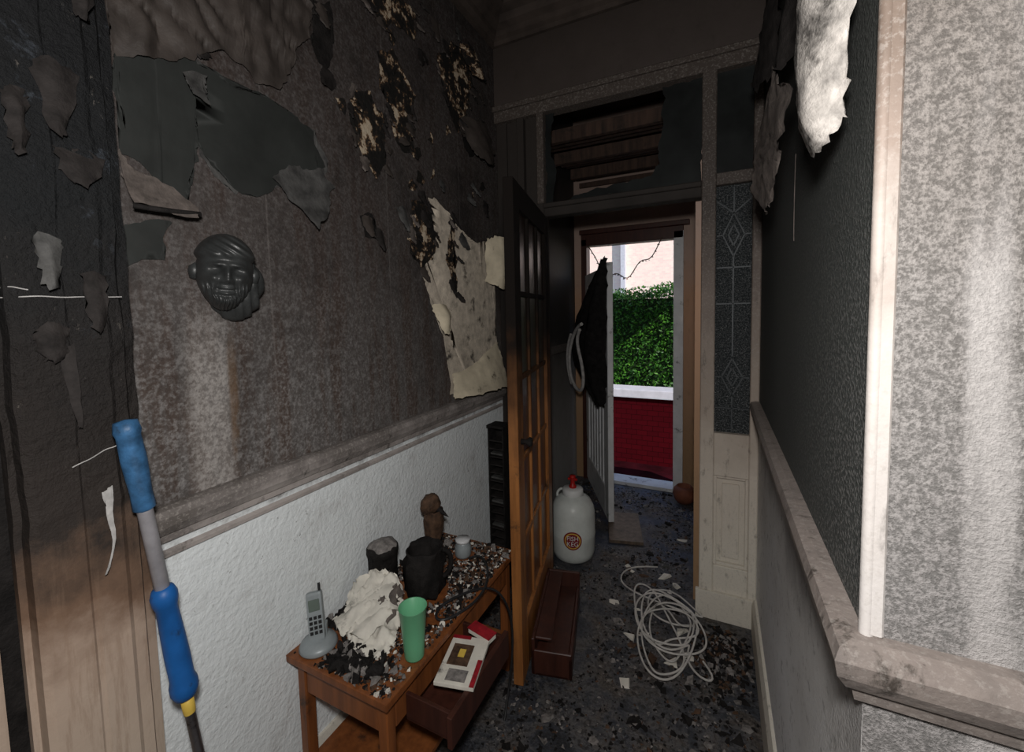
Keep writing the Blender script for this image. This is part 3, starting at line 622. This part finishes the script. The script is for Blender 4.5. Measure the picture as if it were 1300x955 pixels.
lathe("bird_head",[(0,-.045),(.026,-.035),(.040,0),(.034,.028),(.016,.05),(0,.055)],M['charbrown'],(-.004,-.005,.225),20,orn,.3,(0,.5,0))
lathe("beak",[(.016,0),(.009,.035),(0,.07)],M['char'],(.02,.005,.215),12,orn,0,(0,2.0,0))
jar=empty("glass_jar",(-.95,1.435,TZ+.001))
lathe("body",[(0,0),(.030,0),(.034,.01),(.034,.045),(.028,.055),(.028,.065),(.024,.065)],M['silver'],(0,0,0),24,jar); lathe("lid",[(0,.075),(.03,.075),(.031,.063),(.0,.063)],M['white'],(0,0,0),24,jar)
ph=empty("cordless_phone",(-1.098,.842,TZ+.001),math.radians(40))
lathe("cradle",[(0,0),(.053,0),(.056,.006),(.050,.018),(.030,.026),(0,.028)],M['silver'],(0,0,0),36,ph)
box("cradle_back",-.024,.024,.008,.030,.018,.06,M['silver'],ph,.006)
hs_=empty("handset_pivot",(0,-.004,.022)); hs_.parent=ph; hs_.rotation_euler=(math.radians(-16),math.radians(-6),0)
box("handset",-.023,.023,-.012,.012,0,.138,M['silver'],hs_,.008)
box("screen",-.016,.016,-.0135,-.011,.085,.118,M['lcd'],hs_,.002)
boxes("keys",[(-.017+.013*i,-.008+.013*i,-.014,-.011,.020+.014*j,.029+.014*j) for i in range(3) for j in range(4)],M['black'],hs_)
tube("aerial",[(.016,.0,.135),(.016,.0,.160)],.004,M['black'],hs_)
wp=empty("crumpled_paper")
base=[[(-1.13,1.05,.595),(-1.09,1.06,.63),(-1.045,1.07,.64),(-1.00,1.08,.63),(-.955,1.07,.59)],
      [(-1.135,1.01,.58),(-1.09,1.02,.605),(-1.04,1.03,.615),(-.98,1.03,.60),(-.925,1.02,.565)],
      [(-1.12,.97,.56),(-1.07,.97,.58),(-1.02,.97,.59),(-.96,.97,.565),(-.895,.97,.540)],
      [(-1.08,.93,.535),(-1.04,.92,.55),(-1.00,.91,.555),(-.93,.91,.540),(-.875,.92,.525)],
      [(-1.05,.90,.520),(-1.01,.88,.525),(-.97,.86,.53),(-.93,.86,.525),(-.875,.88,.520)]]
o=sheet3("sheet",base,M['paper'],wp,.004,40)
for v in o.data.vertices:
    v.co.z+=.024*noise.noise(v.co*24)+.012*noise.noise(v.co*60); v.co.z=max(v.co.z,TZ+.003)
for k in range(12):
    x=random.uniform(-1.07,-.93); y=random.uniform(.93,1.04); a=random.uniform(-.9,.9); c,s=math.cos(a),math.sin(a); w,h=.042,.05
    z=.525+(y-.9)*.34
    R=lambda px,py:(x+px*c-py*s,y+px*s+py*c)
    sheet3("scrap_%d"%k,[[(*R(-w,h),z+.045),(*R(0,h),z+.06),(*R(w,h),z+.04)],[(*R(-w,0),z+.03),(*R(0,0),z+.045),(*R(w,0),z+.025)],[(*R(-w,-h),z+.005),(*R(0,-h),z+.02),(*R(w,-h),z+.004)]],M['paper'] if k%4 else M['flapbrown'],wp,.004,10,.012)
# ash and charcoal on table
bm=bmesh.new()
occ=[(-1.10,1.130,.060),(-.955,1.185,.078),(-1.06,1.375,.05),(-.95,1.435,.037),(-1.098,.842,.060),(-.802,.935,.032)]
free=lambda x,y,m=0:all((x-a)**2+(y-b)**2>(r+m)**2 for a,b,r in occ)
for i in range(5200):
    x=random.uniform(TX0+.01,TX1-.012); y=random.uniform(TY0+.012,TY1-.012)
    if i%3==0: y=random.uniform(1.1,TY1-.012)
    s=random.uniform(.003,.010)*(2.2 if random.random()<.10 else 1)
    if free(x,y,s) and noise.noise(Vector((x*7,y*7,0)))>-.35: chunk(bm,(x,y,TZ),s,1,random.choice([0,0,0,0,1,1,2,2,3]))
for i in range(420):
    t_=random.random(); x,y=(random.gauss(-.97,.07),random.gauss(.84,.03)) if t_<.6 else (random.gauss(-1.11,.02),random.gauss(.95,.04))
    s=random.uniform(.007,.018)
    if free(x,y,s) and TY0+.015<y and x>TX0+.015: chunk(bm,(x,y,TZ+random.uniform(0,.012)),s,1.3,random.choice([0,0,0,0,1]))
mesh_obj("table_ash",bm,[M['char'],M['ash'],M['charbrown'],M['paper']])
for k,(x,y,r) in enumerate([(-1.125,.985,.024),(-.975,.812,.022),(-.865,.84,.024)]):
    lathe("charred_lump" if k==0 else "charred_lump.%03d"%k,[(0,0),(r,0),(r*1.1,r*.4),(r*.7,r*.9),(0,r*1.1)],M['char'],(x,y,TZ+.001),14,None,.7)
tube("power_cable",[(-.90,1.40,TZ+.02),(-.86,1.42,TZ+.04),(-.80,1.38,TZ+.04),(-.75,1.30,TZ+.02),(-.745,1.2,TZ+.01),(-.78,1.1,TZ+.010),(-.82,1.06,TZ+.010),(-.86,1.12,TZ+.012),(-.80,1.22,TZ+.02),(-.73,1.34,TZ+.0),(-.70,1.42,.30),(-.72,1.4,.1),(-.70,1.3,.01)],.0045,M['black'],None,kind='NURBS')

# ---------------------------------------------------------------- floor objects
kg=empty("plastic_beer_keg",(-.80,2.46,.001))
lathe("body",[(0,0),(.105,0),(.122,.015),(.132,.05),(.135,.14),(.137,.15),(.137,.165),(.135,.175),(.135,.27),(.129,.32),(.108,.36),(.075,.385),(.055,.392),(.055,.41),(0,.41)],M['keg'],(0,0,0),48,kg)
lathe("lid",[(.062,.392),(.064,.40),(.064,.425),(.058,.432),(0,.434)],M['cleanwhite'],(0,0,0),36,kg)
lathe("tap",[(.022,.43),(.024,.445),(.014,.455),(.014,.49),(.020,.495),(.018,.51),(0,.512)],M['red'],(0,0,0),20,kg)
boxes("tap_lever",[(-.03,.03,-.008,.008,.478,.492)],M['red'],kg,.003)
tube("carry_handle",[(-.10,0,.35),(-.115,0,.40),(-.07,0,.425),(-.05,0,.41)],.008,M['keg'],kg,kind='NURBS')
lb=empty("label",(0,0,.16)); lb.parent=kg; lb.rotation_euler=(0,0,math.radians(16))
def disc(name,r,off,mat,par,z=0.):
    bm=bmesh.new(); R=.1365+off
    ctr=bm.verts.new((0,-R,z)); rings=[]
    for j in range(1,5):
        rr=r*j/4; rings.append([bm.verts.new((R*math.sin(rr*math.cos(a)/R),-R*math.cos(rr*math.cos(a)/R),z+rr*math.sin(a))) for a in [6.283*k/40 for k in range(40)]])
    for k in range(40): bm.faces.new((ctr,rings[0][k],rings[0][(k+1)%40]))
    for j in range(3):
        for k in range(40): bm.faces.new((rings[j][k],rings[j+1][k],rings[j+1][(k+1)%40],rings[j][(k+1)%40]))
    return mesh_obj(name,bm,mat,par,True)
disc("roundel",.056,.002,M['maroon'],lb); disc("roundel_ring",.048,.003,M['yellow'],lb); disc("roundel_core",.042,.004,M['maroon'],lb)
def word(t,z,size):
    cu=bpy.data.curves.new("word",'FONT'); cu.body=t; cu.size=size; cu.align_x='CENTER'; cu.extrude=.0006
    o=bpy.data.objects.new("w",cu); C.objects.link(o); dg=bpy.context.evaluated_depsgraph_get(); me=bpy.data.meshes.new_from_object(o.evaluated_get(dg)); bpy.data.objects.remove(o)
    o=bpy.data.objects.new("lettering",me); C.objects.link(o); o.parent=lb
    for v in me.vertices:
        a=v.co.x/.143; v.co=Vector((.1425*math.sin(a),-.1425*math.cos(a)-v.co.z,z+v.co.y))
    me.materials.append(M['cleanwhite'])
word("FISH",.004,.038); word("KEG",-.030,.038)
rk=empty("wooden_shoe_rack",(-.665,1.80,.001),math.radians(13))
boxes("boards",[(-.085,-.070,-.25,.25,0,.16),(.070,.085,-.25,.25,0,.09),(-.07,.07,-.25,.25,.0,.014),(-.085,.085,-.25,-.235,0,.11),(-.085,.085,.235,.25,0,.16),(-.07,.0,-.235,.235,.145,.158),(-.07,.07,-.235,.235,.07,.08)],M['darkwood'],rk,.003)
tw=empty("charred_media_tower",(-1.080,2.03,.001),math.radians(-4))
boxes("sides",[(-.05,-.042,-.045,.045,0,.90),(.042,.05,-.045,.045,0,.90),(-.05,.05,.037,.045,0,.90),(-.055,.055,-.05,.05,.90,.915),(-.058,.058,-.06,.06,0,.02)],M['char'],tw,.002)
boxes("slots",[(-.042,.042,-.040,.037,.06+.045*i,.066+.045*i) for i in range(18)],M['darkflap'],tw)
boxes("cases",[(-.038,.038,-.036,.03,.075+.045*i,.085+.045*i) for i in range(0,18,3)],M['flapgrey'],tw)
pts=[]
random.seed(23)
for k in range(8):
    cx_=-.235+random.uniform(-.06,.07); cy_=2.05+random.uniform(-.16,.14); rx=random.uniform(.06,.17); ry=random.uniform(.12,.27); a0=random.uniform(-.8,.6)
    for j in range(8):
        a=2*math.pi*j/8+random.uniform(-.2,.2); x=rx*math.cos(a)*random.uniform(.75,1.2); y=ry*math.sin(a)
        X=cx_+x*math.cos(a0)-y*math.sin(a0); Y=cy_+x*math.sin(a0)+y*math.cos(a0)
        X=min(X,.10)
        if X>-.12: Y=min(Y,2.15)
        pts.append((X,Y,.022+.05*k/12+random.uniform(0,.05)*(1+math.sin(a))*.6))
pts+= [(-.12,1.85,.03),(-.03,1.76,.022),(.02,1.80,.022),(-.04,1.88,.022)]
pts=[(-.30,2.50,.02),(-.44,2.46,.02),(-.50,2.34,.02),(-.44,2.2,.025)]+pts
tube("coiled_cable",pts,.0042,M['whitecable'],None,kind='NURBS')
lathe("terracotta_pot",[(0,0),(.05,0),(.075,.03),(.085,.07),(.078,.11),(.055,.135),(.05,.13),(.06,.1),(0,.09)],M['terracotta'],(-.22,3.50,.001),28)
box("loose_floorboard",-.11,.11,-.2,.2,0,.022,M['boardwood'],None,.004)
bo=bpy.data.objects["loose_floorboard"]; bo.location=(-.57,2.90,.001); bo.rotation_euler=(0,0,.25)
bm=bmesh.new()
def blocked(x,y):
    if x>-.14 and y>2.1: return True
    if (x+.80)**2+(y-2.46)**2<.165**2 or (x+.22)**2+(y-3.5)**2<.11**2: return True
    if abs(x+.665)<.16 and abs(y-1.80)<.30: return True
    if abs(x+.57)<.19 and abs(y-2.90)<.26: return True
    if x<TX1+.01 and y<TY1+.01: return True
    if x<-1.0 and 1.95<y<2.12: return True
    return False
for i in range(12000):
    x=random.uniform(-1.12,.15); y=random.uniform(.7,3.6)
    if blocked(x,y): continue
    if random.random()<noise.noise(Vector((x*4,y*4,0)))+.25: continue
    chunk(bm,(x,y,0),random.uniform(.003,.011)*(2.8 if random.random()<.06 else 1),.7,random.choice([0,0,0,0,1,1,2,3]))
for i in range(450):
    x,y=random.gauss(.04,.06),random.gauss(1.98,.12)
    if x<.15 and y<2.15: chunk(bm,(x,y,0),random.uniform(.006,.020),1,random.choice([0,0,0,1,2]))
for i in range(60):
    x,y=random.uniform(-.55,.1),random.uniform(1.6,3.3)
    if not blocked(x,y): chunk(bm,(x,y,0),random.uniform(.02,.05),.35,random.choice([0,1,2,4,4]))
mesh_obj("fire_debris",bm,[M['char'],M['ash'],M['charbrown'],M['flapgrey'],M['paper']])

# ---------------------------------------------------------------- lights
def light(name,kind,loc,energy,col,**k):
    l=bpy.data.lights.new(name,kind); l.energy=energy; l.color=col
    for a,b in k.items(): setattr(l,a,b)
    o=bpy.data.objects.new(name,l); C.objects.link(o); o.location=loc; return o
light("camera_flash",'POINT',(.0,-.02,1.72),60,(1,.97,.94),shadow_soft_size=.05)
su=light("sun",'SUN',(0,0,10),6,(1,.95,.88),angle=.01)
su.rotation_euler=Vector((-.75,.45,-.6)).to_track_quat('-Z','Y').to_euler()
w=bpy.data.worlds.new("World"); bpy.context.scene.world=w; w.use_nodes=True
nt=w.node_tree; sk=nt.nodes.new("ShaderNodeTexSky"); sk.sky_type='NISHITA'; sk.sun_elevation=math.radians(38); sk.sun_disc=False
nt.links.new(sk.outputs[0],nt.nodes["Background"].inputs[0]); nt.nodes["Background"].inputs[1].default_value=.28

# ---------------------------------------------------------------- camera
yaw,pitch,roll=.4537,.0653,-.0218
Fv=Vector((-math.sin(yaw)*math.cos(pitch),math.cos(yaw)*math.cos(pitch),-math.sin(pitch)))
Rv=Vector((math.cos(yaw),math.sin(yaw),0)); Uv=Rv.cross(Fv)
R2=Rv*math.cos(roll)+Uv*math.sin(roll); U2=-Rv*math.sin(roll)+Uv*math.cos(roll)
cd=bpy.data.cameras.new("camera"); cam=bpy.data.objects.new("camera",cd); C.objects.link(cam)
cd.sensor_width=36; cd.lens=534.31/1300*36; cd.shift_y=-.035; cd.clip_start=.02
mt=Matrix((R2,U2,-Fv)).transposed().to_4x4(); mt.translation=Vector((0,0,1.53)); cam.matrix_world=mt
bpy.context.scene.camera=cam
bpy.context.scene.view_settings.view_transform='Standard'
